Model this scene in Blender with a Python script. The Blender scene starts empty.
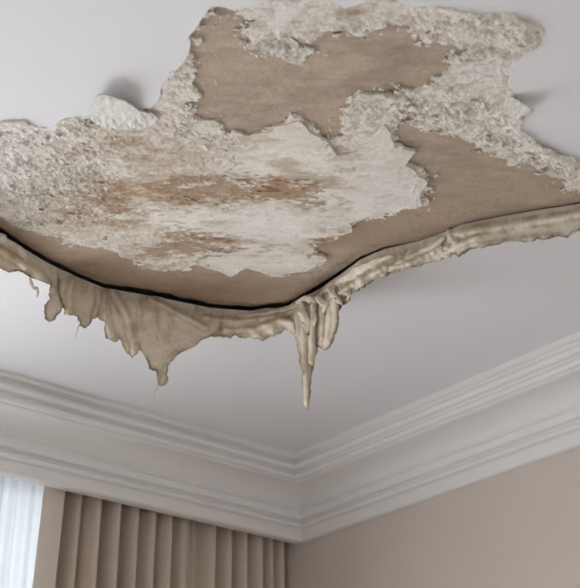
import bpy, math, random
import numpy as np
from mathutils import Matrix, Vector

random.seed(4)
scene = bpy.context.scene
COL = scene.collection

# ------------------------------------------------------------------ camera
CAM_Z, H = 1.45, 2.70                     # eye height, painted ceiling height
FPX = 1200.0
PITCH, YAW, ROLL = math.radians(28.0), math.radians(39.77), math.radians(-0.35)
XC, YC = 2.345, 2.764                     # corner of the cornice: right wall / pelmet plane
CAM = np.array([0.0, 0.0, CAM_Z])
Fv = np.array([math.cos(PITCH)*math.sin(YAW), math.cos(PITCH)*math.cos(YAW), math.sin(PITCH)])
R0 = np.array([math.cos(YAW), -math.sin(YAW), 0.0])
U0 = np.cross(R0, Fv)
Rv = R0*math.cos(ROLL) + U0*math.sin(ROLL)
Uv = U0*math.cos(ROLL) - R0*math.sin(ROLL)
RH = R0.copy()                            # heading axes in the ceiling plane
FH = np.array([math.sin(YAW), math.cos(YAW), 0.0])

cam_data = bpy.data.cameras.new('camera')
cam = bpy.data.objects.new('camera', cam_data)
COL.objects.link(cam)
cam.matrix_world = Matrix(((Rv[0], Uv[0], -Fv[0], CAM[0]), (Rv[1], Uv[1], -Fv[1], CAM[1]),
                           (Rv[2], Uv[2], -Fv[2], CAM[2]), (0, 0, 0, 1)))
cam_data.sensor_fit = 'HORIZONTAL'
cam_data.sensor_width = 36.0
cam_data.lens = 36.0*FPX/580.0
cam_data.dof.use_dof = True
cam_data.dof.focus_distance = 2.42
cam_data.dof.aperture_fstop = 6.3
cam_data.clip_start = 0.05
scene.camera = cam

# ------------------------------------------------------------------ light
world = bpy.data.worlds.new('overcast_sky')
scene.world = world
world.use_nodes = True
bg = world.node_tree.nodes['Background']
bg.inputs['Color'].default_value = (0.92, 0.96, 1.0, 1)
bg.inputs['Strength'].default_value = 8.4

vs = scene.view_settings
vs.view_transform = 'Standard'
vs.look = 'None'
vs.gamma = 1.0
vs.use_curve_mapping = False
vs.exposure = 0.0

def portal(name, loc, rot, sx, sy):
    d = bpy.data.lights.new(name, 'AREA')
    d.shape = 'RECTANGLE'; d.size = sx; d.size_y = sy
    d.cycles.is_portal = True
    o = bpy.data.objects.new(name, d); COL.objects.link(o)
    o.location = loc; o.rotation_euler = rot
    return o
# room extents
X0, X1, Y0, Y1 = -2.3, XC, -2.3, YC + 0.22
WX0, WX1, WZ0, WZ1 = -0.30, 1.80, 0.25, 2.64        # window in the far-left wall
portal('daylight_portal', ((WX0+WX1)/2, Y1+0.16, (WZ0+WZ1)/2), (math.radians(-90), 0, 0), WX1-WX0, WZ1-WZ0)

BX0, BX1, BZ0, BZ1 = -0.25, 0.95, 0.95, 2.10          # unseen window added behind the viewer for fill light
portal('daylight_portal', ((BX0+BX1)/2, Y0-0.16, (BZ0+BZ1)/2), (math.radians(90), 0, 0), BX1-BX0, BZ1-BZ0)  # sky fill through the added rear window

# ------------------------------------------------------------------ helpers
def tag(o, label=None, cat=None, group=None, kind=None):
    if label: o['label'] = label
    if cat: o['category'] = cat
    if group: o['group'] = group
    if kind: o['kind'] = kind
    return o

def empty(name, loc, label, cat, group=None):
    o = bpy.data.objects.new(name, None); COL.objects.link(o)
    o.location = loc; o.empty_display_size = 0.05
    return tag(o, label, cat, group)

def link(name, me, mat, parent=None):
    o = bpy.data.objects.new(name, me); COL.objects.link(o)
    if mat is not None:
        me.materials.clear(); me.materials.append(mat)
    if parent is not None:
        o.parent = parent
        o.matrix_parent_inverse = Matrix.Translation(parent.location).inverted()
    return o

def tri_mesh(name, V, T, smooth=None, color=None):
    me = bpy.data.meshes.new(name)
    V = np.asarray(V, dtype=np.float32); T = np.asarray(T, dtype=np.int32)
    me.vertices.add(len(V)); me.vertices.foreach_set('co', V.ravel())
    me.loops.add(T.size); me.loops.foreach_set('vertex_index', T.ravel())
    me.polygons.add(len(T))
    me.polygons.foreach_set('loop_start', np.arange(0, T.size, 3, dtype=np.int32))
    if smooth is not None:
        sm = np.zeros(len(T), dtype=bool); sm[:smooth] = True
        me.polygons.foreach_set('use_smooth', sm)
    if color is not None:
        at = me.color_attributes.new('tint', 'FLOAT_COLOR', 'POINT')
        c = np.ones((len(V), 4), dtype=np.float32); c[:, :3] = color
        at.data.foreach_set('color', c.ravel())
    me.update(calc_edges=True); me.validate()
    return me

def poly_mesh(name, V, Fs, smooth=False):
    me = bpy.data.meshes.new(name)
    me.from_pydata([tuple(v) for v in V], [], Fs)
    if smooth:
        me.polygons.foreach_set('use_smooth', np.ones(len(me.polygons), dtype=bool))
    me.update()
    return me

def box_data(x0, x1, y0, y1, z0, z1, off=0):
    V = [(x, y, z) for x in (x0, x1) for y in (y0, y1) for z in (z0, z1)]
    Fs = [(0,1,3,2), (4,6,7,5), (0,4,5,1), (2,3,7,6), (0,2,6,4), (1,5,7,3)]
    return V, [tuple(i+off for i in f) for f in Fs]

def boxes(name, lst, mat, parent=None):
    V, Fs = [], []
    for b in lst:
        v, f = box_data(*b, off=len(V)); V += v; Fs += f
    return link(name, poly_mesh(name, V, Fs), mat, parent)

# pixel of the photograph's frame -> viewing ray, used only to survey where things stand
def rays(px, py):
    px = np.asarray(px, float); py = np.asarray(py, float)
    return (Fv + ((px-290.0)/FPX)[..., None]*Rv - ((py-294.0)/FPX)[..., None]*Uv)

def on_height(px, py, z):
    d = rays(px, py); s = (np.asarray(z)-CAM_Z)/d[..., 2]
    return CAM + d*s[..., None]

def on_depth(px, py, D):
    d = rays(px, py); s = np.asarray(D)/(d @ FH)
    return CAM + d*s[..., None]

def rq(px, py):
    P = on_height(px, py, H)
    return P @ RH, P @ FH

def rq_poly(pts):
    a = np.array(pts, float); r, q = rq(a[:, 0], a[:, 1])
    return np.stack([r, q], 1)

_tab = np.random.RandomState(11).rand(256, 256)
def vnoise(x, y, seed=0):
    x = x + seed*17.31; y = y + seed*9.77
    xi = np.floor(x).astype(int); yi = np.floor(y).astype(int)
    fx = x-xi; fy = y-yi
    fx = fx*fx*fx*(fx*(fx*6-15)+10); fy = fy*fy*fy*(fy*(fy*6-15)+10)
    a = _tab[xi & 255, yi & 255]; b = _tab[(xi+1) & 255, yi & 255]
    c = _tab[xi & 255, (yi+1) & 255]; d = _tab[(xi+1) & 255, (yi+1) & 255]
    return (a*(1-fx)+b*fx)*(1-fy) + (c*(1-fx)+d*fx)*fy

def fbm(x, y, s, octv=4, seed=0, gain=0.5):
    """fractal noise about 0, feature size s"""
    t = np.zeros(np.broadcast(x, y).shape); a = 1.0; n = 0.0
    for k in range(octv):
        t = t + a*(vnoise(x/s*2**k, y/s*2**k, seed+k*3)-0.5); n += a; a *= gain
    return t/n*2

def sstep(a, b, x):
    t = np.clip((x-a)/(b-a), 0, 1); return t*t*(3-2*t)

def sdf(poly, x, y):
    """signed distance, positive inside"""
    poly = np.asarray(poly, float); n = len(poly)
    d2 = np.full(x.shape, 1e9); ins = np.zeros(x.shape, bool)
    for i in range(n):
        ax, ay = poly[i]; bx, by = poly[(i+1) % n]
        ex, ey = bx-ax, by-ay; L = ex*ex+ey*ey+1e-12
        t = np.clip(((x-ax)*ex+(y-ay)*ey)/L, 0, 1)
        d2 = np.minimum(d2, (x-ax-t*ex)**2+(y-ay-t*ey)**2)
        if ay != by:
            c = ((ay > y) != (by > y)) & (x < ex*(y-ay)/ey+ax)
            ins ^= c
    d = np.sqrt(d2)
    return np.where(ins, d, -d)

def pdist(line, x, y):
    d2 = np.full(x.shape, 1e9); line = np.asarray(line, float)
    for i in range(len(line)-1):
        ax, ay = line[i]; bx, by = line[i+1]
        ex, ey = bx-ax, by-ay; L = ex*ex+ey*ey+1e-12
        t = np.clip(((x-ax)*ex+(y-ay)*ey)/L, 0, 1)
        d2 = np.minimum(d2, (x-ax-t*ex)**2+(y-ay-t*ey)**2)
    return np.sqrt(d2)

def clip_grid(S, attrs):
    """keep the part of a grid where S>0, cut along the contour.
    attrs: (ny,nx,k). Returns vertices' attrs, triangles, boundary segments."""
    ny, nx = S.shape
    idx = np.arange(ny*nx).reshape(ny, nx)
    a = idx[:-1, :-1].ravel(); b = idx[:-1, 1:].ravel(); c = idx[1:, 1:].ravel(); d = idx[1:, :-1].ravel()
    T = np.concatenate([np.stack([a, b, c], 1), np.stack([a, c, d], 1)])
    s = S.ravel(); A = attrs.reshape(ny*nx, -1)
    pos = s[T] > 0; n = pos.sum(1)
    full = T[n == 3]
    part = T[(n == 1) | (n == 2)]
    newA, edge, tris, segs = [], {}, [], []
    base = ny*nx
    def cut(i, j):
        k = (i, j) if i < j else (j, i)
        if k not in edge:
            t = s[k[0]]/(s[k[0]]-s[k[1]]); t = min(max(t, 0.02), 0.98)
            edge[k] = base+len(newA); newA.append(A[k[0]]*(1-t)+A[k[1]]*t)
        return edge[k]
    for t in part.tolist():
        p = [s[i] > 0 for i in t]
        if sum(p) == 1:
            k = p.index(True); i, j, l = t[k], t[(k+1) % 3], t[(k+2) % 3]
            e, f = cut(i, j), cut(i, l); tris.append((i, e, f)); segs.append((e, f))
        else:
            k = p.index(False); i, j, l = t[k], t[(k+1) % 3], t[(k+2) % 3]
            e, f = cut(i, j), cut(i, l); tris += [(e, j, l), (e, l, f)]; segs.append((f, e))
    allA = np.concatenate([A, np.array(newA)]) if newA else A
    allT = np.concatenate([full, np.array(tris, int).reshape(-1, 3)])
    used = np.zeros(len(allA), bool); used[allT.ravel()] = True
    remap = np.cumsum(used)-1
    return allA[used], remap[allT], (remap[np.array(segs, int)] if segs else np.zeros((0, 2), int))

def skirted(name, V, T, segs, up, color=None):
    """add edge faces of depth `up` (vertex array or scalar, +z) along the cut"""
    nT = len(T)
    if len(segs):
        u = np.unique(segs); m = {int(v): k for k, v in enumerate(u)}
        W = V[u].copy(); W[:, 2] += (up[u] if np.ndim(up) else up)
        b = len(V)
        q = np.array([(s0, s1, b+m[int(s1)], b+m[int(s0)]) for s0, s1 in segs])
        # own copies of the top rim vertices keep the crease sharp
        rim = V[u].copy(); b2 = b+len(W)
        q2 = np.array([(b2+m[int(s0)], b2+m[int(s1)], b+m[int(s1)], b+m[int(s0)]) for s0, s1 in segs])
        V = np.concatenate([V, W, rim])
        if color is not None: color = np.concatenate([color, color[u]*0.97, color[u]])
        T = np.concatenate([T, q2[:, [0, 2, 1]], q2[:, [0, 3, 2]]])
    return tri_mesh(name, V, T, smooth=nT, color=color)

# ------------------------------------------------------------------ materials
def new_mat(name):
    m = bpy.data.materials.new(name); m.use_nodes = True
    nt = m.node_tree; return m, nt, nt.nodes['Principled BSDF']

def plain(name, col, rough=0.8, var=0.06, scale=30.0, bump=0.0, bscale=250.0, spec=0.3):
    m, nt, p = new_mat(name)
    N = nt.nodes.new('ShaderNodeTexNoise'); N.inputs['Scale'].default_value = scale; N.inputs['Detail'].default_value = 5
    tc = nt.nodes.new('ShaderNodeTexCoord'); nt.links.new(tc.outputs['Object'], N.inputs['Vector'])
    rp = nt.nodes.new('ShaderNodeMapRange'); rp.inputs['To Min'].default_value = 1-var; rp.inputs['To Max'].default_value = 1+var
    nt.links.new(N.outputs['Fac'], rp.inputs['Value'])
    mx = nt.nodes.new('ShaderNodeVectorMath'); mx.operation = 'SCALE'
    mx.inputs[0].default_value = col; nt.links.new(rp.outputs['Result'], mx.inputs['Scale'])
    nt.links.new(mx.outputs['Vector'], p.inputs['Base Color'])
    p.inputs['Roughness'].default_value = rough; p.inputs['Specular IOR Level'].default_value = spec
    if bump:
        B = nt.nodes.new('ShaderNodeTexNoise'); B.inputs['Scale'].default_value = bscale; B.inputs['Detail'].default_value = 3
        nt.links.new(tc.outputs['Object'], B.inputs['Vector'])
        bp = nt.nodes.new('ShaderNodeBump'); bp.inputs['Strength'].default_value = bump; bp.inputs['Distance'].default_value = 0.002
        nt.links.new(B.outputs['Fac'], bp.inputs['Height']); nt.links.new(bp.outputs['Normal'], p.inputs['Normal'])
    return m

def tinted(name, rough=0.85, grain=0.10, gscale=180.0, bump=0.4, bscale=260.0, spec=0.25):
    """colour of the thing from its 'tint' attribute, times a fine grain"""
    m, nt, p = new_mat(name)
    at = nt.nodes.new('ShaderNodeAttribute'); at.attribute_name = 'tint'
    tc = nt.nodes.new('ShaderNodeTexCoord')
    N = nt.nodes.new('ShaderNodeTexNoise'); N.inputs['Scale'].default_value = gscale; N.inputs['Detail'].default_value = 4
    nt.links.new(tc.outputs['Object'], N.inputs['Vector'])
    rp = nt.nodes.new('ShaderNodeMapRange'); rp.inputs['From Min'].default_value = 0.3; rp.inputs['From Max'].default_value = 0.7
    rp.inputs['To Min'].default_value = 1-grain; rp.inputs['To Max'].default_value = 1+grain
    nt.links.new(N.outputs['Fac'], rp.inputs['Value'])
    mx = nt.nodes.new('ShaderNodeVectorMath'); mx.operation = 'SCALE'
    nt.links.new(at.outputs['Color'], mx.inputs[0]); nt.links.new(rp.outputs['Result'], mx.inputs['Scale'])
    nt.links.new(mx.outputs['Vector'], p.inputs['Base Color'])
    p.inputs['Roughness'].default_value = rough; p.inputs['Specular IOR Level'].default_value = spec
    B = nt.nodes.new('ShaderNodeTexNoise'); B.inputs['Scale'].default_value = bscale; B.inputs['Detail'].default_value = 3
    nt.links.new(tc.outputs['Object'], B.inputs['Vector'])
    bp = nt.nodes.new('ShaderNodeBump'); bp.inputs['Strength'].default_value = bump; bp.inputs['Distance'].default_value = 0.0015
    nt.links.new(B.outputs['Fac'], bp.inputs['Height']); nt.links.new(bp.outputs['Normal'], p.inputs['Normal'])
    return m

M = {}
M['ceiling'] = plain('ceiling_paint', (0.79, 0.765, 0.79), 0.75, 0.015, 3.0, 0.04, 160)
M['trim'] = plain('cornice_paint', (0.80, 0.77, 0.755), 0.6, 0.02, 4.0)
M['wall'] = plain('wall_paint', (0.63, 0.55, 0.485), 0.85, 0.03, 5.0, 0.05, 200)
M['wall_pale'] = plain('pale_wall_paint', (0.80, 0.75, 0.71), 0.85, 0.03, 5.0)
M['light_block_slab'] = plain('light_block_concrete', (0.35, 0.33, 0.30), 0.95, 0.1, 20)
M['floor'] = plain('floor_carpet', (0.72, 0.67, 0.62), 0.95, 0.08, 60, 0.2, 300)
M['frame'] = plain('window_frame_paint', (0.82, 0.82, 0.82), 0.5, 0.01)
M['plaster'] = tinted('bare_plaster', 0.85, 0.16, 200, 0.5, 230)
M['skim'] = tinted('skim_plaster', 0.8, 0.06, 150, 0.25, 200)
M['base'] = tinted('brown_coat_plaster', 0.9, 0.08, 160, 0.35, 200)
M['flap'] = tinted('peeled_paint', 0.75, 0.09, 140, 0.25, 160)
M['backlit_hem'] = plain('drape_backlit_cloth', (0.68, 0.60, 0.52), 0.9, 0.05, 40, 0.25, 500)  # paler than the drape: window light through the cloth, put into its colour
M['drape'] = plain('drape_cloth', (0.585, 0.48, 0.395), 0.9, 0.06, 40, 0.25, 500)

m, nt, p = new_mat('sheer_cloth')
nt.nodes.remove(p)
out = nt.nodes['Material Output']
tr = nt.nodes.new('ShaderNodeBsdfTransparent'); tl = nt.nodes.new('ShaderNodeBsdfTranslucent'); df = nt.nodes.new('ShaderNodeBsdfDiffuse')
tl.inputs['Color'].default_value = (0.155, 0.16, 0.17, 1); df.inputs['Color'].default_value = (0.85, 0.86, 0.88, 1)
m1 = nt.nodes.new('ShaderNodeMixShader'); m1.inputs[0].default_value = 0.35
nt.links.new(tl.outputs[0], m1.inputs[1]); nt.links.new(df.outputs[0], m1.inputs[2])
m2 = nt.nodes.new('ShaderNodeMixShader')
wv = nt.nodes.new('ShaderNodeTexNoise'); wv.inputs['Scale'].default_value = 25
mr = nt.nodes.new('ShaderNodeMapRange'); mr.inputs['To Min'].default_value = 0.97; mr.inputs['To Max'].default_value = 0.99
tcs = nt.nodes.new('ShaderNodeTexCoord'); nt.links.new(tcs.outputs['Object'], wv.inputs['Vector'])
nt.links.new(wv.outputs['Fac'], mr.inputs['Value']); nt.links.new(mr.outputs['Result'], m2.inputs[0])
nt.links.new(tr.outputs[0], m2.inputs[1]); nt.links.new(m1.outputs[0], m2.inputs[2])
nt.links.new(m2.outputs[0], out.inputs['Surface'])
M['sheer'] = m

m, nt, p = new_mat('window_glass')
nt.nodes.remove(p); out = nt.nodes['Material Output']
tr = nt.nodes.new('ShaderNodeBsdfTransparent'); gl = nt.nodes.new('ShaderNodeBsdfGlossy'); gl.inputs['Roughness'].default_value = 0.02
lw = nt.nodes.new('ShaderNodeFresnel'); lw.inputs['IOR'].default_value = 1.45
tr.inputs['Color'].default_value = (0.96, 0.98, 0.97, 1)
mm = nt.nodes.new('ShaderNodeMixShader')
nt.links.new(lw.outputs[0], mm.inputs[0]); nt.links.new(tr.outputs[0], mm.inputs[1]); nt.links.new(gl.outputs[0], mm.inputs[2])
nt.links.new(mm.outputs[0], out.inputs['Surface'])
M['glass'] = m

# ------------------------------------------------------------------ outline of the damage (surveyed in the photograph)
HG = [(-90,185),(-60,204),(-30,220),(0,237),(25,253),(47,266),(76,280),(103,291),(127,295),(156,300),(181,305),(210,311),
      (250,314),(285,310),(300,304),(320,292),(340,278),(360,263),(385,252),(420,244),(445,235),(460,228),
      (500,220),(540,213),(580,207),(620,200),(680,190)]
UPPER = [(680,195),(640,188),(610,176),(580,164),(563,157),(542,148),(525,134),(515,131),(518,119),(531,110),(516,100),(509,88),
         (513,64),(521,57),(533,43),(537,33),(528,24),(511,17),(487,15),(463,12),(432,5),(411,7),(394,0),(373,-3),(359,4),
         (345,8),(330,-4),(300,-8),(270,-6),(242,7),(213,8),(205,18),(192,33),(190,40),(187,58),(175,70),(160,90),(158,98),
         (150,106),(135,111),(118,112),(95,114),(85,118),(65,122),(55,130),(40,128),(22,122),(10,122),(0,125),(-40,130),(-90,135)]
HOLE = rq_poly(HG + UPPER)
HINGE = rq_poly(HG)
UP = rq_poly(UPPER)

ISLAND = rq_poly([(236,137),(262,133),(282,128),(300,121),(313,133),(327,142),(337,154),(352,152),
                  (372,140),(384,126),(390,132),(394,145),(415,150),(404,165),(415,172),(428,182),(420,193),(421,206),
                  (400,210),(372,217),(350,223),(352,231),(330,240),(316,244),(312,254),(328,258),(318,265),(296,271),(282,277),(270,275),
                  (246,268),(232,276),(218,271),(206,266),(196,262),(208,255),(220,246),(206,238),(184,234),(160,230),(140,228),(131,221),
                  (140,213),(160,208),(190,203),(222,200),(250,196),(240,182),(222,170),(232,158),(226,146)])
# areas where the finish coat has gone and the smooth brown coat shows
BARE = [
    [(213,8),(243,7),(249,22),(236,32),(246,48),(272,56),(300,62),(311,56),(304,46),(322,35),(346,38),(372,34),(402,32),(440,42),
     (474,50),(455,59),(448,70),(438,86),(416,92),(380,95),(352,101),(338,110),(345,122),(342,140),(328,142),(313,133),(300,121),(282,128),
     (262,133),(240,136),(222,130),(200,122),(192,108),(200,94),(190,76),(196,58),(192,40),(205,18)],
    [(384,124),(410,122),(438,132),(462,140),(486,150),(502,160),(536,166),(556,178),(572,192),(620,200),(680,196),(680,190),(580,207),(500,220),(445,235),
     (385,252),(340,278),(300,304),(250,314),(181,305),(103,291),(47,266),(0,237),(-40,215),(-40,205),(20,228),(80,246),(112,250),(128,258),(152,272),(196,268),(246,268),
     (282,277),(312,256),(314,244),(350,225),(421,206),(428,182),(404,165),(394,145)],
]
BARE = [rq_poly(b) for b in BARE]

# fine grid over the damage, in the ceiling plane along / across the camera heading
r_ax = np.arange(-0.88, 0.86, 0.0017)
q_ax = np.arange(1.26, 2.55, 0.0023)
GR, GQ = np.meshgrid(r_ax, q_ax)
hinge_d = pdist(HINGE, GR, GQ)
wk = sstep(0.0, 0.08, hinge_d)
wr = GR + wk*0.006*fbm(GR, GQ, 0.03, 4, 1) ; wq = GQ + wk*0.009*fbm(GR, GQ, 0.03, 4, 2)
hole = sdf(HOLE, wr, wq)
# pixel coordinate of each grid point, to place stains where they are on the real ceiling
def to_px(r, q, z=H):
    P = r[..., None]*RH + q[..., None]*FH; P[..., 2] = z
    d = P-CAM; w = d @ Fv
    return 290+FPX*(d @ Rv)/w, 294-FPX*(d @ Uv)/w
PX, PY = to_px(GR, GQ)

def blob(cx, cy, rx, ry, ang=0):
    c, s = math.cos(math.radians(ang)), math.sin(math.radians(ang))
    u = ((PX-cx)*c+(PY-cy)*s)/rx; v = (-(PX-cx)*s+(PY-cy)*c)/ry
    return np.exp(-(u*u+v*v))

def grid_world(T):
    """grid with T metres below the painted ceiling"""
    P = GR[..., None]*RH + GQ[..., None]*FH
    P[..., 2] = H-T
    return P

# --- relief of the coats -----------------------------------------------------------------
crack = (0.8+0.7*fbm(GR, GQ, 0.10, 3, 9))*0.0042+(0.003+0.007*blob(180, 298, 80, 60))*sstep(430, 290, PX)   # open gap along the break
crack = crack*np.clip(0.85+1.3*fbm(GR, GQ, 0.035, 4, 10, 0.6), 0.25, 2.0)
recess = 0.0075 - 0.0042*np.exp(-((hinge_d-0.03)/0.05)**2)*(hole > 0) + (0.003+0.009*sstep(440, 290, PX))*np.exp(-((hinge_d/(crack+0.024))**2))
T_base = -recess + 0.0012*fbm(GR, GQ, 0.10, 4, 5) + 0.0009*fbm(GR, GQ, 0.010, 3, 6)*sstep(-0.2, 0.5, fbm(GR, GQ, 0.09, 3, 7))
# colours (albedo)
def col(c): return np.array(c)[None, None, :]
n1 = fbm(GR, GQ*1.6, 0.12, 5, 21)[..., None]; n2 = fbm(GR, GQ*2, 0.035, 4, 22)[..., None]
n3 = fbm(GR*0.35, GQ*1.6, 0.016, 4, 23, 0.6)[..., None]
c_base = col((0.44, 0.342, 0.268))*(1+0.18*n1+0.16*n2+0.14*n3)
dust = sstep(0.15, 0.6, fbm(GR*0.6, GQ*1.6, 0.05, 5, 24, 0.62))[..., None]
c_base = c_base*(1-0.30*dust)+col((0.60, 0.50, 0.42))*0.30*dust
warm = (blob(130, 280, 150, 18, 8)+blob(250, 300, 80, 18)+0.7*blob(420, 222, 70, 18, -12)+blob(350, 240, 40, 14))[..., None]
warm = np.clip(warm, 0, 1)*np.clip(0.65+0.5*n2, 0, 1)
c_base = c_base*(1-warm*0.75)+col((0.35, 0.225, 0.145))*(warm*0.75)
ochre = np.clip(blob(500, 190, 70, 26)+0.6*blob(560, 195, 40, 16), 0, 1)[..., None]
c_base = c_base*(1-0.4*ochre)+col((0.43, 0.34, 0.235))*0.4*ochre

# brown water stains
st = (1.0*blob(208, 190, 34, 9, 3)+0.9*blob(280, 190, 34, 9, -4)+0.55*blob(245, 186, 70, 12)+0.85*blob(205, 243, 30, 8, 4)+0.6*blob(180, 237, 22, 10)
      +0.6*blob(185, 252, 40, 8)+0.5*blob(110, 212, 35, 20, -15)+0.35*blob(135, 150, 40, 18)+0.45*blob(170, 185, 25, 14)
      +0.5*blob(330, 238, 26, 9, -12)+0.4*blob(318, 205, 30, 9)+0.35*blob(150, 262, 40, 10)+0.45*blob(352, 14, 16, 7)+0.3*blob(310, 25, 25, 7)
      +0.35*blob(150, 200, 60, 20)+0.28*blob(60, 205, 60, 26)+0.3*blob(345, 150, 20, 8)+0.25*blob(250, 250, 40, 10)+0.3*blob(225, 205, 40, 8))
stn = fbm(GR, GQ*2.2, 0.05, 5, 31, 0.62)
fine = fbm(GR, GQ*1.8, 0.013, 4, 32, 0.65)
stain = np.clip(1.5*st*(0.75+2.0*stn+1.2*fine)-0.05, 0, 1)[..., None]
dots = sstep(0.22, 0.42, fbm(GR*0.8, GQ*1.8, 0.014, 3, 33))[..., None]*np.clip(st*1.5+0.12, 0, 1)[..., None]

# --- base coat ----------------------------------------------------------------------------
dam = empty('damaged_plaster', (FH*1.95+np.array([0.02*RH[0], 0.02*RH[1], H])).tolist(),
            'large water-damaged patch of bare brown and flaking white plaster in the ceiling', 'plaster damage')
P = grid_world(T_base)
S = np.minimum(hole+0.11, hinge_d-crack)
S = np.where((hole < 0) & (hinge_d < 0.16), -0.01, S)      # nothing above the sound ceiling beyond the break
V, T_, sg = clip_grid(S, np.concatenate([P, c_base*(1-0.5*stain)+col((0.30, 0.18, 0.10))*0.5*stain], 2))
link('base_coat', skirted('base_coat', V[:, :3], T_, sg, 0.02, V[:, 3:6]), M['base'], dam)['label'] = 'smooth bare brown base plaster'

# --- crumbling finish coat ----------------------------------------------------------------
bare = np.max([sdf(b, wr, wq) for b in BARE], axis=0)
isl = sdf(ISLAND, GR+0.004*fbm(GR, GQ, 0.025, 4, 41), GQ+0.008*fbm(GR, GQ, 0.022, 4, 42))
rag = 0.034*fbm(GR, GQ*1.4, 0.034, 6, 51, 0.74)
S = np.minimum(-bare*0.9+0.002+rag, hole+0.007+0.004*fbm(GR, GQ, 0.02, 3, 52))
S = np.minimum(S, -isl+0.012+0.05*sstep(310, 240, PX))                        # tucked just under the smooth remnant
S = np.minimum(S, hinge_d-0.055)
crumb = fbm(GR, GQ*1.25, 0.013, 4, 61, 0.62)
cr2 = fbm(GR, GQ*1.5, 0.0062, 2, 62)
zone = np.clip(0.24+0.22*fbm(GR, GQ, 0.06, 3, 64)+0.85*blob(40, 185, 80, 38)+0.8*blob(290, 46, 62, 12, 4)+0.5*blob(345, 28, 30, 10)+0.75*blob(440, 108, 85, 18, 8)+0.55*blob(490, 35, 60, 25)+0.6*blob(188, 80, 22, 50)
               + 0.7*blob(90, 122, 75, 16)+0.7*blob(530, 152, 60, 14, 25)-0.9*blob(480, 78, 34, 11)-0.6*blob(290, 12, 50, 14)+0.4*blob(225, 140, 30, 14)
               - 0.2*blob(150, 190, 60, 40), 0.06, 1.1)*np.clip(0.9+0.9*fbm(GR, GQ*1.3, 0.05, 3, 65), 0.3, 1.4)
lift = (0.012*blob(522, 32, 22, 20)+0.009*blob(516, 112, 15, 12)+0.012*blob(540, 144, 36, 9, 28)+0.009*blob(470, 12, 50, 7, 8)+0.008*blob(20, 122, 45, 8)
        + 0.008*blob(575, 162, 30, 8, 15))*sstep(0.10, 0.0, hole)
T_rough = T_base + 0.0045 + zone*(0.0030*crumb+0.0024*sstep(-0.02, 0.10, crumb)+0.0026*sstep(0.0, 0.12, fbm(GR, GQ*1.3, 0.024, 4, 67, 0.6))+0.0026*sstep(-0.05, 0.25, cr2)-0.002) + lift
c_rough = col((0.735, 0.668, 0.60))*(1+0.10*fbm(GR, GQ, 0.06, 4, 63)[..., None]+0.13*crumb[..., None])
chalk = np.clip(blob(40, 185, 80, 35)+blob(20, 145, 40, 20)+0.7*blob(120, 105, 40, 12)+0.5*blob(520, 130, 60, 25, 25)+0.5*blob(290, 35, 40, 15)+0.9*blob(480, 78, 30, 10)
                +0.8*blob(285, 10, 40, 14), 0, 1)[..., None]
c_rough = c_rough*(1-0.5*chalk)+col((0.84, 0.82, 0.81))*(0.5*chalk)
tan = np.clip(0.5*blob(80, 165, 80, 36)+0.95*blob(150, 160, 75, 42)+0.8*blob(120, 215, 70, 26)+0.5*blob(60, 235, 60, 14, 15)+0.5*blob(370, 100, 40, 14), 0, 1)[..., None]*np.clip(0.55+1.1*fbm(GR, GQ*1.8, 0.07, 5, 66, 0.62)[..., None], 0, 1)
c_rough = c_rough*(1-0.9*tan)+col((0.53, 0.425, 0.33))*0.9*tan
pit_shade = np.clip(sstep(0.0, -0.4, crumb)*0.45, 0, 1)[..., None]  # shade of the pits in the relief, darkened into the colour
c_rough = c_rough*(1-pit_shade)+col((0.42, 0.345, 0.27))*pit_shade
c_rough = c_rough*(1-0.6*dots)+col((0.28, 0.19, 0.12))*0.6*dots
c_rough = c_rough*(1-0.75*stain)+col((0.32, 0.19, 0.10))*0.75*stain
V, T_, sg = clip_grid(S, np.concatenate([grid_world(T_rough), c_rough], 2))
link('finish_coat', skirted('finish_coat', V[:, :3], T_, sg, 0.006, V[:, 3:6]), M['plaster'], dam)['label'] = 'crumbling pitted whitish finish coat'

# --- smooth white remnant in the middle -----------------------------------------------------
wear = np.clip(st-0.35, 0, 1)*0.05*fbm(GR, GQ*2.4, 0.028, 4, 71)
S = isl + np.minimum(wear, 0.0)*1.6 + 0.05*fbm(GR, GQ*1.8, 0.03, 5, 79, 0.7)*sstep(300, 220, PX)*sstep(262, 240, PY)
T_isl = T_base + 0.0052 + 0.0030*sstep(230, 330, PX) + 0.0012*blob(240, 272, 80, 16) + 0.0012*fbm(GR, GQ, 0.09, 3, 72) + 0.0026*np.exp(-np.clip(isl, 0, 1)/0.012)*(0.6+fbm(GR, GQ, 0.05, 3, 73))*(sstep(230, 330, PX)+0.8*blob(240, 272, 80, 16)) \
        + 0.0035*sstep(0.25, 0.7, fbm(GR, GQ, 0.05, 4, 74))*np.abs(crumb)
c_isl = col((0.80, 0.74, 0.685))*(1+0.10*fbm(GR, GQ*2, 0.10, 4, 75)[..., None]+0.08*n2+0.06*fine[..., None])
ed = np.clip(sstep(0.05, 0.0, isl)*(0.35+0.6*fbm(GR, GQ, 0.04, 4, 76)), 0, 1)[..., None]
c_isl = c_isl*(1-0.5*ed)+col((0.52, 0.42, 0.32))*0.5*ed
blotch = np.clip(sstep(0.12, 0.6, fbm(GR, GQ*2.0, 0.075, 5, 77))*sstep(360, 200, PX)+1.0*sstep(-0.05, 0.5, fbm(GR, GQ*2.0, 0.06, 5, 78, 0.62))*sstep(215, 180, PY)*sstep(380, 330, PX), 0, 1)[..., None]
c_isl = c_isl*(1-0.75*blotch)+col((0.50, 0.39, 0.285))*0.75*blotch
c_isl = c_isl*(1-0.85*stain)+col((0.34, 0.195, 0.095))*0.85*stain
c_isl = c_isl*(1-0.85*dots)+col((0.20, 0.115, 0.06))*0.85*dots
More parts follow.
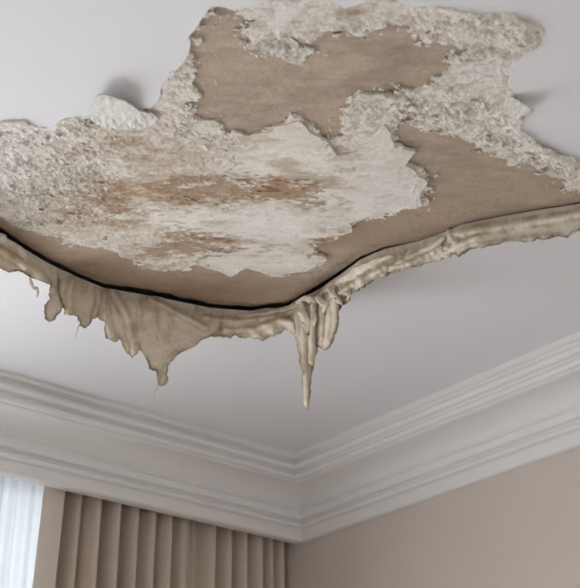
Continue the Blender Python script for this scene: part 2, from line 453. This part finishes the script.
V, T_, sg = clip_grid(S, np.concatenate([grid_world(T_isl), c_isl], 2))
link('skim_coat', skirted('skim_coat', V[:, :3], T_, sg, 0.0075, V[:, 3:6]), M['skim'], dam)['label'] = 'smooth off-white skim remnant with ragged edge and brown stains'

# ------------------------------------------------------------------ ceiling with the hole
curl = 0.004*np.exp(-np.clip(-hole, 0, 1)/0.014)*np.clip(fbm(GR, GQ, 0.10, 2, 81)+0.2, 0, 1)*sstep(0.02, 0.10, hinge_d)
curl[0, :] = curl[-1, :] = 0; curl[:, 0] = curl[:, -1] = 0
V, T_, sg = clip_grid(-hole, grid_world(curl))
up = np.full(len(V), 0.008)
outer = [(x, y) for x, y in ((X0, Y0), (X1, Y0), (X1, YC+0.03), (X0, YC+0.03))]
gc = [(r_ax[0], q_ax[0]), (r_ax[-1], q_ax[0]), (r_ax[-1], q_ax[-1]), (r_ax[0], q_ax[-1])]
inner = [(a*RH[0]+b*FH[0], a*RH[1]+b*FH[1]) for a, b in gc]
cx, cy = np.mean(inner, axis=0)
ring = lambda pts: sorted(pts, key=lambda p_: math.atan2(p_[1]-cy, p_[0]-cx))
ro, ri = ring(outer), ring(inner)
ov = np.array([(x, y, H) for x, y in ro+ri]); ot = []
ang = lambda p_, k: math.atan2(p_[1]-cy, p_[0]-cx)+2*math.pi*k
io = ii = 0
while io < 4 or ii < 4:                       # stitch the two rings by angle
    ao = ang(ro[(io+1) % 4], (io+1)//4); ai = ang(ri[(ii+1) % 4], (ii+1)//4)
    if ii >= 4 or (io < 4 and ao < ai): ot.append((io % 4, (io+1) % 4, 4+ii % 4)); io += 1
    else: ot.append((io % 4, 4+(ii+1) % 4, 4+ii % 4)); ii += 1
b = len(V)
Vc = np.concatenate([V, ov]); Tc = np.concatenate([np.array(ot)+b, T_])
ceil = link('ceiling', skirted('ceiling', Vc, Tc, sg, 0.008), M['ceiling'])
tag(ceil, 'white painted ceiling around the damaged patch', 'ceiling', kind='structure')
boxes('light_block_slab', [(X0-0.3, X1+0.2, Y0-0.2, Y1+0.3, H+0.16, H+0.30)], M['light_block_slab'], ceil)  # unseen slab added overhead to block stray light

# ------------------------------------------------------------------ walls, floor, windows
def wall_with_window(name, fixed, along, at, thick, a0, a1, z1, w0, w1, wz0, wz1):
    L = [(a0, w0, 0, z1), (w1, a1, 0, z1), (w0, w1, 0, wz0), (w0, w1, wz1, z1)]
    bs = []
    for p0, p1, q0, q1 in L:
        if fixed == 'y': bs.append((p0, p1, at, at+thick, q0, q1))
        else: bs.append((at-thick, at, p0, p1, q0, q1))
    return boxes(name, bs, M['wall'])
tag(boxes('floor', [(X0, X1, Y0, Y1, -0.1, 0)], M['floor']), 'beige carpeted floor of the room', 'floor', kind='structure')
tag(wall_with_window('wall_left', 'y', 'x', Y1, 0.15, X0-0.15, X1+0.15, H+0.16, WX0, WX1, WZ0, WZ1), 'beige window wall behind the curtains', 'wall', kind='structure')
tag(boxes('wall_right', [(X1, X1+0.15, Y0, Y1, 0, H+0.16)], M['wall']), 'plain beige wall under the right cornice', 'wall', kind='structure')
tag(boxes('wall_back', [(X0, BX0, Y0-0.15, Y0, 0, H+0.16), (BX1, X1, Y0-0.15, Y0, 0, H+0.16), (BX0, BX1, Y0-0.15, Y0, 0, BZ0), (BX0, BX1, Y0-0.15, Y0, BZ1, H+0.16)], M['wall_pale']), 'pale wall behind the viewer with a window added for fill light', 'wall', kind='structure')
tag(boxes('wall_near_left', [(X0-0.15, X0, Y0-0.15, Y1, 0, H+0.16)], M['wall_pale']), 'plain pale side wall left of the viewer', 'wall', kind='structure')
# pelmet board that carries the cornice in front of the curtains
tag(boxes('trim_3', [(X0, X1, YC, YC+0.028, H-0.19, H)], M['trim']), 'white pelmet board behind the left cornice', 'trim', kind='structure')

def window(name, fixed, at, a0, a1, z0, z1, label):
    f, mid = 0.06, (a0+a1)/2
    bars = [(a0, a0+f, z0, z1), (a1-f, a1, z0, z1), (mid-f/2, mid+f/2, z0, z1), (a0+f, mid-f/2, z0, z0+f), (mid+f/2, a1-f, z0, z0+f),
            (a0+f, mid-f/2, z1-f, z1), (mid+f/2, a1-f, z1-f, z1)]
    cv = lambda b_, d0, d1: (b_[0], b_[1], at+d0, at+d1, b_[2], b_[3]) if fixed == 'y' else (at-d1, at-d0, b_[0], b_[1], b_[2], b_[3])
    w = boxes(name, [cv(b_, 0.05, 0.10) for b_ in bars], M['frame'])
    tag(w, label, 'window', kind='structure')
    for p0, p1 in ((a0+f, mid-f/2), (mid+f/2, a1-f)):
        V = [(p0, z0+f), (p1, z0+f), (p1, z1-f), (p0, z1-f)]
        V = [(x, at+0.075, z) if fixed == 'y' else (at-0.075, x, z) for x, z in V]
        link('pane', poly_mesh('pane', V, [(0, 1, 2, 3)]), M['glass'], w)
window('fill_window', 'y', Y0-0.15, BX0, BX1, BZ0, BZ1, 'unseen white framed window added behind the viewer for fill light')
window('window_1', 'y', Y1, WX0, WX1, WZ0, WZ1, 'bright window behind the white sheer curtain')

# ------------------------------------------------------------------ cornice
def arc(c, r, a0, a1, n):
    return [(c[0]+r[0]*math.cos(math.radians(a0+(a1-a0)*i/n)), c[1]+r[1]*math.sin(math.radians(a0+(a1-a0)*i/n))) for i in range(n+1)]
# (distance from wall, drop below ceiling), from the ceiling edge down to the wall
UPPERP = [(0.191, 0.0), (0.191, 0.010), (0.186, 0.0135), (0.176, 0.0150), (0.172, 0.019), (0.172, 0.0225)] \
       + arc((0.1735, 0.0325), (0.007, 0.0095), -80, 75, 8) + [(0.162, 0.0435), (0.160, 0.0475)] \
       + arc((0.1580, 0.0565), (0.0075, 0.0085), -80, 70, 8) + [(0.150, 0.066), (0.150, 0.070)]
COVEP = [(0.150, 0.070)] + arc((0.142, 0.115), (0.082, 0.043), -90, -176, 12) + [(0.060, 0.117)]
LOWERP = [(0.066, 0.117), (0.066, 0.121), (0.060, 0.1225), (0.058, 0.126), (0.055, 0.139), (0.050, 0.141), (0.043, 0.1425), (0.042, 0.146)] \
       + arc((0.040, 0.1555), (0.009, 0.0085), -80, 70, 7) + [(0.036, 0.165), (0.033, 0.168)]
FASCP = [(0.036, 0.168), (0.034, 0.170), (0.022, 0.184), (0.018, 0.190), (0.012, 0.194), (0.0, 0.194)]
def sweep(name, prof, side, parent, label=None):
    pr = prof + [(0.0, prof[-1][1]), (0.0, prof[0][1])]
    n = len(pr); V = []
    for d, h in pr:
        if side == 'left': V.append((X0, YC-d, H-h))
        else: V.append((XC-d, Y0, H-h))
    for d, h in pr: V.append((XC-d, YC-d, H-h))
    Fs = [(i, (i+1) % n, n+(i+1) % n, n+i) for i in range(n)]
    o = link(name, poly_mesh(name, V, Fs), M['trim'], parent)
    return o
for side, nm, lab in (('left', 'trim_1', 'white moulded cornice along the curtain wall'), ('right', 'trim_2', 'white moulded cornice along the bare beige wall')):
    root = sweep(nm, COVEP, side, None)
    tag(root, lab, 'cornice', kind='structure')
    sweep('upper_moulding', UPPERP, side, root)
    sweep('lower_moulding', LOWERP, side, root)
    sweep('fascia', FASCP, side, root)

# ------------------------------------------------------------------ curtains
def cloth(name, xs, yfun, z0, z1, nz, mat, parent=None):
    zs = np.linspace(z0, z1, nz); V = []; Fs = []
    for j, z in enumerate(zs):
        t = (z1-z)/(z1-z0)
        for i, x in enumerate(xs):
            dx, y = yfun(i, x, t); V.append((x+dx, y, z))
    n = len(xs)
    for j in range(nz-1):
        for i in range(n-1):
            Fs.append((j*n+i, j*n+i+1, (j+1)*n+i+1, (j+1)*n+i))
    return link(name, poly_mesh(name, V, Fs, True), mat, parent)
rs = np.random.RandomState(3)
DX0, DX1 = 1.478, X1-0.012
curt = empty('drape_curtain', ((DX0+DX1)/2, YC+0.085, 0.02), 'taupe floor-length curtain hanging in soft pleats beside the white sheer', 'curtain')
xs = np.linspace(DX0+0.052, DX1, 420)
ph = np.cumsum(np.interp(xs, np.linspace(DX0, DX1, 22), 2*math.pi/np.clip(rs.normal(0.072, 0.026, 22), 0.040, 0.13))*(xs[1]-xs[0]))
amp = np.interp(xs, np.linspace(DX0, DX1, 26), rs.uniform(0.024, 0.060, 26))
sub = np.interp(xs, np.linspace(DX0, DX1, 60), rs.uniform(-0.012, 0.012, 60))
def fdrape(i, x, t):
    a = amp[i]*(0.8+0.25*min(1, t*6))
    s = math.sin(ph[i]+1.2)
    return (-0.010*math.cos(ph[i]*1.0+1.2)-0.06*t*(1-(x-DX0)/(DX1-DX0)), YC+0.085-a*(s*0.8+0.2*math.sin(2*ph[i]+0.7))+sub[i]*(0.5+t))
cloth('pleated_panel', xs, fdrape, 0.02, H-0.03, 40, M['drape'], curt)
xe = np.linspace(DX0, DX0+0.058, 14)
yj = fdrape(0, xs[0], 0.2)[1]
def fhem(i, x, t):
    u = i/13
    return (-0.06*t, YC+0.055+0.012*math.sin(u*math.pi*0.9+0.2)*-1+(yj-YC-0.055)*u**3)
backlit_hem = cloth('leading_hem', xe, fhem, 0.02, H-0.03, 40, M['backlit_hem'], curt)
backlit_hem['label'] = 'folded leading edge, coloured paler as if backlit by the window'
for o in curt.children:
    mo = o.modifiers.new('thickness', 'SOLIDIFY'); mo.thickness = 0.003

xs2 = np.linspace(0.75, 1.72, 320)
ph2 = np.cumsum(np.interp(xs2, np.linspace(xs2[0], xs2[-1], 20), 2*math.pi/np.clip(rs.normal(0.055, 0.015, 20), 0.03, 0.09))*(xs2[1]-xs2[0]))
def fsheer(i, x, t):
    return (0.004*math.cos(ph2[i]), YC+0.150-0.007*math.sin(ph2[i])-0.003*math.sin(2.3*ph2[i]))
sh = cloth('sheer_curtain', xs2, fsheer, 0.02, H-0.03, 24, M['sheer'])
tag(sh, 'translucent white sheer curtain glowing with daylight at the window', 'curtain')

# ------------------------------------------------------------------ hanging flaps of peeled paint
hg = np.array(HG, float)
hgD = on_height(hg[:, 0], hg[:, 1], H) @ FH
def hinge_depth(px): return np.interp(px, hg[:, 0], hgD)
def hinge_y(px): return np.interp(px, hg[:, 0], hg[:, 1])

CLAY = np.array((0.70, 0.595, 0.475)); PALE = np.array((0.84, 0.775, 0.665)); BRN = np.array((0.38, 0.255, 0.14)); DRK = np.array((0.20, 0.145, 0.10))
def sheet(name, poly, off=0.0, lean=0.0, folds=0.010, fw=22.0, crumple=0.003, pale=0.3, brown=0.4, seed=0, ragged=1.6, diag=0.0,
          creases=(), parent=None, thick=0.003, step=0.9, dirt=1.0):
    """torn sheet hanging below the break line: off = metres in front of it, folds run downwards"""
    poly = np.array(poly, float)
    x0, y0 = poly.min(0)-3; x1, y1 = poly.max(0)+3
    gx, gy = np.meshgrid(np.arange(x0, x1, step), np.arange(y0, y1, step))
    low = sstep(3, 12, gy-hinge_y(gx))
    S = sdf(poly, gx+1.4*ragged*low*fbm(gx, gy, 5, 3, seed+1), gy+1.4*ragged*low*fbm(gx, gy, 5, 3, seed+2))
    drop = np.clip((gy-hinge_y(gx))/500.0, 0, 1)
    fade = sstep(-2, 14, gy-hinge_y(gx))
    D = hinge_depth(gx)-off*fade-lean*drop
    D = D-fade*folds*fbm(gx+diag*gy, gy*0.22, fw, 2, seed+3)*1.3-(0.25+0.75*fade)*crumple*fbm(gx, gy, 9, 2, seed+4)
    D = D+0.006*np.exp(-np.clip(S, 0, 99)/3.0)*fade*fbm(gx, gy, 18, 2, seed+5)*2
    crk = np.zeros(gx.shape)
    for pts, h, w in creases:                        # raised ridges along fold lines
        dd = pdist(np.array(pts, float), gx, gy); D = D-1.5*h*np.exp(-(dd/w)**2); crk += np.exp(-((dd-w*0.9)/(w*0.5))**2)
    n = fbm(gx, gy, 26, 4, seed+6); ns = fbm(gx, gy*0.25, 9, 4, seed+7)
    c = CLAY+(PALE-CLAY)*np.clip(pale+0.5*n, 0, 1)[..., None]
    b = np.clip(brown*(sstep(0.05, 0.55, ns)*0.8+0.5*sstep(0.2, 0.6, fbm(gx, gy, 14, 4, seed+8))), 0, 1)[..., None]
    c = c*(1-b)+BRN*b
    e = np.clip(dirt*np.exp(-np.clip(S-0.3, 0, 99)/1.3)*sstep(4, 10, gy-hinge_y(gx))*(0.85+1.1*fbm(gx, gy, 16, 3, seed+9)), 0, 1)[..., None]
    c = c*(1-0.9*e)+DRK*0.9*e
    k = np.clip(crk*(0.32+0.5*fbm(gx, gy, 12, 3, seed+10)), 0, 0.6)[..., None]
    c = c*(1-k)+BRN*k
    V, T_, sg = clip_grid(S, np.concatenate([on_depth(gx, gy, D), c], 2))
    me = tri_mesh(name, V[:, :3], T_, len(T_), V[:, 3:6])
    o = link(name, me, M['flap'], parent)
    mo = o.modifiers.new('thickness', 'SOLIDIFY'); mo.thickness = thick; mo.offset = 0
    return o

def rope(name, pts, wid, off, parent=None, flat=0.6, pale=0.6, brown=0.2, seed=0, nseg=10, rough=0.25, n=None):
    """crumpled roll or drip along a path; pts px, wid half-widths px, off metres in front of the break line"""
    pts = np.array(pts, float); wid = np.array(wid, float)
    off = np.array(off, float) if np.ndim(off) else np.full(len(pts), off)
    t = np.concatenate([[0], np.cumsum(np.hypot(*np.diff(pts, axis=0).T))]); L = t[-1]
    n = n or max(6, int(L/1.2)); u = np.linspace(0, L, n)
    def sm(a):
        b = np.interp(u, t, a); k = max(1, n//14); pad = np.concatenate([np.full(k, b[0]), b, np.full(k, b[-1])])
        return np.convolve(pad, np.ones(2*k+1)/(2*k+1), 'valid')
    x, y, w, o_ = sm(pts[:, 0]), sm(pts[:, 1]), np.interp(u, t, wid), sm(off)
    x[0], y[0], x[-1], y[-1] = *pts[0], *pts[-1]
    tx, ty = np.gradient(x), np.gradient(y); ln = np.hypot(tx, ty)+1e-9; tx /= ln; ty /= ln
    C0 = on_depth(x, y, hinge_depth(x)-o_)
    side = on_depth(x-ty, y+tx, hinge_depth(x)-o_)-C0      # one pixel sideways, in metres
    dep = np.tile(-FH, (n, 1))*np.linalg.norm(side, axis=1)[:, None]*flat
    A = np.linspace(0, 2*math.pi, nseg, endpoint=False)
    rad = w[:, None]*(1+rough*2*fbm(u[:, None]*np.ones(nseg)[None], 9*np.cos(A)[None]+40+0*u[:, None], 5, 3, seed)
                      + rough*fbm(u[:, None]*np.ones(nseg)[None], 9*np.sin(A)[None]+80+0*u[:, None], 8, 2, seed+5))
    V = C0[:, None, :]+rad[..., None]*(np.cos(A)[None, :, None]*side[:, None, :]+np.sin(A)[None, :, None]*dep[:, None, :])
    V = V.reshape(-1, 3); T_ = []
    for i in range(n-1):
        for k in range(nseg):
            a, b_, c_, d_ = i*nseg+k, i*nseg+(k+1) % nseg, (i+1)*nseg+(k+1) % nseg, (i+1)*nseg+k
            T_ += [(a, b_, c_), (a, c_, d_)]
    m0, m1 = len(V), len(V)+1
    V = np.concatenate([V, C0[[0, -1]]])
    for k in range(nseg):
        T_.append((m0, (k+1) % nseg, k)); T_.append((m1, (n-1)*nseg+k, (n-1)*nseg+(k+1) % nseg))
    uu = np.repeat(u, nseg); kk = np.tile(np.cos(A)*8, n)
    nn = fbm(uu, kk, 12, 3, seed+7); ns = fbm(uu*0.5, kk, 6, 3, seed+8)
    c = CLAY+(PALE-CLAY)*np.clip(pale+0.4*nn, 0, 1)[:, None]
    b2 = np.clip((0.12+brown*1.3)*sstep(0.0, 0.45, ns)*1.2, 0, 0.85)[:, None]; c = c*(1-b2)+BRN*b2
    c = np.concatenate([c, c[[0, -1]]])
    return link(name, tri_mesh(name, V, T_, len(T_), c), M['flap'], parent)

def hinge_top(xa, xb, up=2.6):
    xsq = np.arange(xa, xb+0.01, 1.5)                     # torn, slightly uneven upper edge
    return [(float(x), float(hinge_y(x)-up-1.6*fbm(np.array([x]), np.array([3.0]), 11, 4, 12)[0])) for x in xsq]
def hinge_pt(px): return tuple(on_height(np.array([px]), np.array([hinge_y(px)]), H)[0])

GRP = 'peeled paint flaps hanging along the break'
fA = empty('paint_flap', hinge_pt(15), 'narrow beige peeled flap ending in a rounded lobe, at the far left edge', 'paint flap', GRP)
sh_ = sheet('torn_sheet', hinge_top(-75, 76)[::-1]+[(-75,232),(-45,248),(-20,260),(0,268),(11,273),(18,272),(36,279),(49,284),(50,297),(46,304),(43.5,311),
      (45,318),(49,322),(54,320),(60,313),(63,306),(66,297),(70,290)], 0.004, 0.02, 0.010, 20, 0.004, 0.25, 0.35, 3, 1.4,
      creases=[([(-20,238),(10,258),(40,274),(52,290)], 0.008, 4), ([(0,250),(15,256),(26,266)], 0.008, 3)], parent=fA)
rope('rolled_edge', [(-8,233),(2,240),(10,246),(20,252),(27,260)], [3,5,4,4.5,2.5], 0.012, fA, 0.8, 0.75, 0.15, 11)
rope('shred', [(30,278),(31,284),(33,288)], [1.0,2.6,1.4], 0.006, sh_, 0.6, 0.8, 0.0, 14)
rope('shred', [(33,288),(37,288),(38,293),(37,297)], [1.2,2.0,1.6,0.8], 0.006, sh_, 0.6, 0.8, 0.0, 15)

fB = empty('paint_flap', hinge_pt(80), 'small brown-streaked peeled flap with a torn dark tip, left of the big pointed flap', 'paint flap', GRP)
sh_ = sheet('torn_sheet', hinge_top(58, 108)[::-1]+[(60,290),(62,304),(65,315),(72,316),(78,319),(80,325),(85,328),(90.5,326),(93,319),(98,317),(102,308),(107,298)],
      0.013, 0.02, 0.014, 13, 0.003, 0.15, 0.75, 21, 1.5, creases=[([(97,288),(98,300),(94,316)], 0.007, 3), ([(72,282),(68,298),(70,314)], 0.006, 4)], parent=fB)
rope('thread', [(79,325),(77,331),(75,338)], [0.8,0.5,0.3], 0.014, sh_, 0.8, 0.7, 0.1, 24)

fC = empty('paint_flap', hinge_pt(155), 'largest beige peeled flap, triangular and tapering to a dripping brown point', 'paint flap', GRP)
sh_ = sheet('torn_sheet', hinge_top(99, 224)[::-1]+[(98,300),(98,317),(105,322),(106,337),(116,342),(119.5,338.5),(123,349),(128,355),(132,358),(137,353),(139,349),(147,360),
      (149,369),(156,372),(157,380),(159,385.6),(166.5,385.6),(167,376),(168,366),(177,355),(192,347.6),(201,339.6),(212,336),(222,326)],
      0.016, 0.05, 0.012, 26, 0.0025, 0.30, 0.60, 33, 1.4, 0.35,
      creases=[([(112,292),(124,312),(131,332),(136,352)], 0.010, 4.5), ([(150,299),(175,312),(205,328)], 0.009, 3.5), ([(104,295),(107,315),(112,335)], 0.006, 4),
               ([(176,354),(166,364),(162,384)], 0.007, 3)], parent=fC)
rope('thread', [(158,384),(156,391),(153,397)], [1.2,0.7,0.5], 0.036, sh_, 0.8, 0.75, 0.1, 35)
rope('thread', [(154,397),(152,402),(152,407)], [0.9,0.6,0.4], 0.036, sh_, 0.8, 0.75, 0.1, 36)

fD = empty('paint_flap', hinge_pt(250), 'low beige peeled strip between the big pointed flap and the long drip', 'paint flap', GRP)
sh_ = sheet('torn_sheet', hinge_top(196, 304)[::-1]+[(198,336),(210,335),(222,338),(235,336),(250,338),(262,341),(275,336),(285,331),(294,336),(302,330)],
      0.008, 0.0, 0.012, 24, 0.004, 0.25, 0.5, 43, 2.0, -1.2,
      creases=[([(205,318),(235,322),(262,318),(285,314),(300,308)], 0.009, 4), ([(225,330),(255,330),(280,320),(296,322)], 0.006, 3.5)], parent=fD)
rope('rolled_edge', [(238,316),(262,315),(280,312),(294,308),(304,302)], [1.5,3,3.5,3.5,2], 0.010, fD, 0.8, 0.35, 0.4, 46)

fG = empty('paint_drip', hinge_pt(306), 'long pointed cream drip hanging from twisted rags of paint', 'paint drip', GRP)
sh_ = sheet('drip_sheet', [(286,308),(293,303),(304,297),(318,291),(325,298),(322,318),(319,336),(316.5,352),(313.5,366),(311,382),(309.5,399),(307.5,408),(305,408.5),(304,392),(302.5,372),(299,352),(296.5,338),(293,320)],
      0.022, 0.10, 0.010, 8, 0.0035, 0.55, 0.55, 53, 0.9, 0.0,
      creases=[([(300,306),(303,330),(305,360),(306,400)], 0.010, 3.2), ([(314,306),(313,335),(311,362)], 0.010, 2.6), ([(306,312),(309,334)], -0.008, 2)], parent=fG, thick=0.005)
rope('drip_tip', [(305,362),(306,380),(307,396),(306.5,409)], [4.4,3.3,2.2,0.9], [0.040,0.042,0.044,0.046], sh_, 0.7, 0.6, 0.3, 55, rough=0.12)
rope('rag', [(303,302),(304,312),(307,321),(307,333)], [3.0,6.2,4.6,0.6], [0.03,0.042,0.046,0.044], fG, 0.55, 0.8, 0.12, 56, rough=0.42, nseg=14)
rope('rag', [(318,296),(315,304),(313,312),(315,320),(313,329)], [2,3.4,2.6,2.2,0.5], [0.03,0.045,0.046,0.044,0.040], fG, 0.55, 0.7, 0.3, 57, rough=0.42, nseg=14)
sheet('lobe', [(318,294),(326,289),(333,292),(338,302),(339,313),(337,328),(333,340),(329,347),(324,350),(319,346),(318,335),(320,320)],
      0.030, 0.05, 0.012, 9, 0.004, 0.5, 0.35, 58, 1.0, creases=[([(335,300),(336,318),(331,342)], 0.010, 3), ([(323,300),(322,322),(321,342)], 0.008, 2.6)], parent=fG, thick=0.005)
rope('rag', [(316,296),(321,300),(325,305),(323,313)], [1.8,3,2.6,0.6], [0.04,0.05,0.056,0.05], fG, 0.55, 0.85, 0.1, 59, rough=0.42, nseg=14)
rope('rag', [(330,286),(333,294),(338,300),(342,305)], [2.6,3.4,2.4,0.6], [0.03,0.045,0.045,0.04], fG, 0.55, 0.8, 0.15, 60, rough=0.42, nseg=14)
rope('rag', [(296,303),(303,299),(311,298),(316,302)], [2.2,3,3.2,1.6], [0.02,0.034,0.044,0.046], fG, 0.55, 0.75, 0.2, 61, rough=0.42, nseg=14)

fE = empty('paint_flap', hinge_pt(380), 'crumpled cream roll of peeled paint climbing to the right of the long drip', 'paint flap', GRP)
sh_ = sheet('torn_sheet', hinge_top(316, 456)[::-1]+[(318,306),(326,312),(338,312),(342,304),(349,300),(352,293),(360,288),(372,281),(378,277),(390,274),(405,269),(425,264),(440,260),(451,256)],
      0.010, 0.0, 0.014, 12, 0.013, 0.55, 0.40, 63, 2.0, 1.6,
      creases=[([(335,296),(360,280),(385,268)], 0.010, 3), ([(390,268),(415,262),(440,248)], 0.010, 3)], parent=fE, thick=0.004)
rope('rolled_edge', [(318,297),(330,289),(345,281),(360,270),(376,262),(392,256)], [2,4,4.5,4.5,3.6,2], 0.016, fE, 0.9, 0.85, 0.12, 65)
rope('rolled_edge', [(370,276),(388,268),(404,262),(420,253),(434,246),(444,238)], [1.5,3.4,4,3.6,3.2,1.5], 0.018, fE, 0.9, 0.8, 0.15, 66)
rope('rag', [(340,284),(344,290),(349,295),(347,301)], [2,3.4,2.4,0.5], [0.02,0.034,0.034,0.03], fE, 0.55, 0.75, 0.25, 67, rough=0.42, nseg=14)
rope('rag', [(410,250),(402,262),(388,271)], [1.6,2.6,1.2], [0.02,0.028,0.024], fE, 0.55, 0.7, 0.3, 70, rough=0.42, nseg=14)

fF = empty('paint_flap', hinge_pt(520), 'long even cream strip of peeled paint along the right end of the break', 'paint flap', GRP)
sh_ = sheet('torn_sheet', hinge_top(446, 676)[::-1]+[(446,230),(444,236),(441,246),(444,257),(455,254),(458,257),(470,250),(490,246),(510,241),(530,241),(550,238),(562,236),(568,238),(575,233),(580,231),(620,224),(676,212)],
      0.006, -0.15, 0.010, 30, 0.006, 0.85, 0.25, 73, 1.6, 0.8,
      creases=[([(450,236),(480,230),(520,224),(560,218),(600,210)], 0.009, 4.5), ([(446,252),(462,244),(478,238)], 0.008, 3), ([(480,246),(520,240),(560,236)], 0.005, 3)], parent=fF, thick=0.004)
rope('shred', [(448,229),(450,236),(455,242),(452,250)], [1.2,3.4,3,1.2], [0.004,0.018,0.02,0.016], sh_, 0.8, 0.85, 0.1, 75)

# curled flake still hanging on at the near edge of the hole
def lifted(name, poly, tfun, seed, c0, parent=None, thick=0.0022, step=0.9):
    poly = np.array(poly, float); x0, y0 = poly.min(0)-3; x1, y1 = poly.max(0)+3
    gx, gy = np.meshgrid(np.arange(x0, x1, step), np.arange(y0, y1, step))
    S = sdf(poly, gx+1.6*fbm(gx, gy, 6, 3, seed), gy+1.6*fbm(gx, gy, 6, 3, seed+1))
    t = tfun(gx, gy)+0.003*fbm(gx, gy, 9, 4, seed+2, 0.6)
    c = np.array(c0)*(1+0.12*fbm(gx, gy, 9, 4, seed+3)[..., None])
    V, T_, sg = clip_grid(S, np.concatenate([on_height(gx, gy, H-t), c], 2))
    o = link(name, tri_mesh(name, V[:, :3], T_, len(T_), V[:, 3:6]), M['plaster'], parent)
    mo = o.modifiers.new('thickness', 'SOLIDIFY'); mo.thickness = thick; mo.offset = 0
    return o
fl = lifted('curled_flake', [(90,118),(93,106),(97,95),(105,94),(118,98),(130,104),(140,111),(152,113),(160,119),(150,127),(130,130),(110,128),(96,124)],
            lambda x, y: 0.002+0.024*sstep(126, 96, y)*sstep(162, 120, x)+0.004*sstep(104, 120, y)*np.abs(fbm(x, y, 7, 3, 90)), 91, (0.72, 0.68, 0.64))
tag(fl, 'curled white paint flake lifting off at the upper-left edge of the damage', 'paint flake', 'lifting flakes at the rim')
fl = lifted('curled_flake', [(508,100),(513,97),(519,100),(527,106),(531,111),(525,115),(519,117),(515,124),(509,120)],
            lambda x, y: 0.001+0.018*sstep(506, 531, x)+0.003*np.abs(fbm(x, y, 6, 3, 94)), 95, (0.66, 0.615, 0.56))
tag(fl, 'small pale flake jutting over the ceiling at the right rim', 'paint flake', 'lifting flakes at the rim')

# ------------------------------------------------------------------ loose flakes clinging to the finish coat
kinds = []
for k in range(7):
    rr = np.random.RandomState(50+k); n = 7
    ang = np.sort(rr.uniform(0, 2*math.pi, n)); rad = rr.uniform(0.55, 1.0, n)
    V = [(0, 0, -0.16)]+[(rad[i]*math.cos(ang[i]), 0.8*rad[i]*math.sin(ang[i]), 0.10*rr.uniform(-1, 1)) for i in range(n)]
    V += [(v[0], v[1], v[2]+0.12) for v in V[1:]]
    Fs = [(0, 1+i, 1+(i+1) % n) for i in range(n)]+[(1+i, 1+n+i, 1+n+(i+1) % n, 1+(i+1) % n) for i in range(n)]
    me = poly_mesh('flake', V, Fs); at = me.color_attributes.new('tint', 'FLOAT_COLOR', 'POINT')
    cc = [(0.78, 0.75, 0.71), (0.74, 0.69, 0.63), (0.66, 0.60, 0.53), (0.80, 0.77, 0.75)][k % 4]
    at.data.foreach_set('color', np.tile(np.array(cc+(1.0,), dtype=np.float32), len(V)))
    me.materials.append(M['plaster']); kinds.append(me)
prob = np.clip(zone-0.3, 0, 1)*(hole > 0.01)*(hinge_d > 0.07)*(isl < 0)*(bare < 0.02)*(PX > -5)*(PX < 585)*(PY > -5)
rk = np.random.RandomState(8)
def choose(pb, n): return rk.choice(pb.size, n, replace=False, p=pb.ravel()/pb.sum()).tolist()
inview = (PX > -5)*(PX < 585)*(PY > -5)*(hinge_d > 0.05)*(hole > 0.01)
near_bare = np.exp(-((bare-0.012)/0.016)**2)*(bare > 0)*(isl < -0.01)*inview*(PY < 235)
isl_rim = np.exp(-((isl-0.004)/0.006)**2)*(isl > 0)*inview*(0.2+sstep(225, 255, PY)+blob(320, 140, 40, 20))
spots = [(i, T_rough, 0.0012, 0.005, 0.013, 0.42) for i in choose(prob, 190)]
spots += [(i, T_base, 0.0005, 0.0025, 0.007, 0.3) for i in choose(near_bare, 70)]
spots += [(i, T_isl, 0.0010, 0.004, 0.011, 0.5) for i in choose(isl_rim, 34)]
gr, gq = GR.ravel(), GQ.ravel()
for k, (i, TT, dz, s0, s1, tilt) in enumerate(spots):
    o = bpy.data.objects.new('flake', kinds[k % 7]); COL.objects.link(o)
    o.parent = dam; o.matrix_parent_inverse = Matrix.Translation(dam.location).inverted()
    s = random.uniform(s0, s1)
    pnt = gr[i]*RH+gq[i]*FH
    o.location = (pnt[0], pnt[1], H-TT.ravel()[i]-dz)
    o.rotation_euler = (random.gauss(0, tilt), random.gauss(0, tilt), random.uniform(0, 6.28))
    o.scale = (s, s, s)
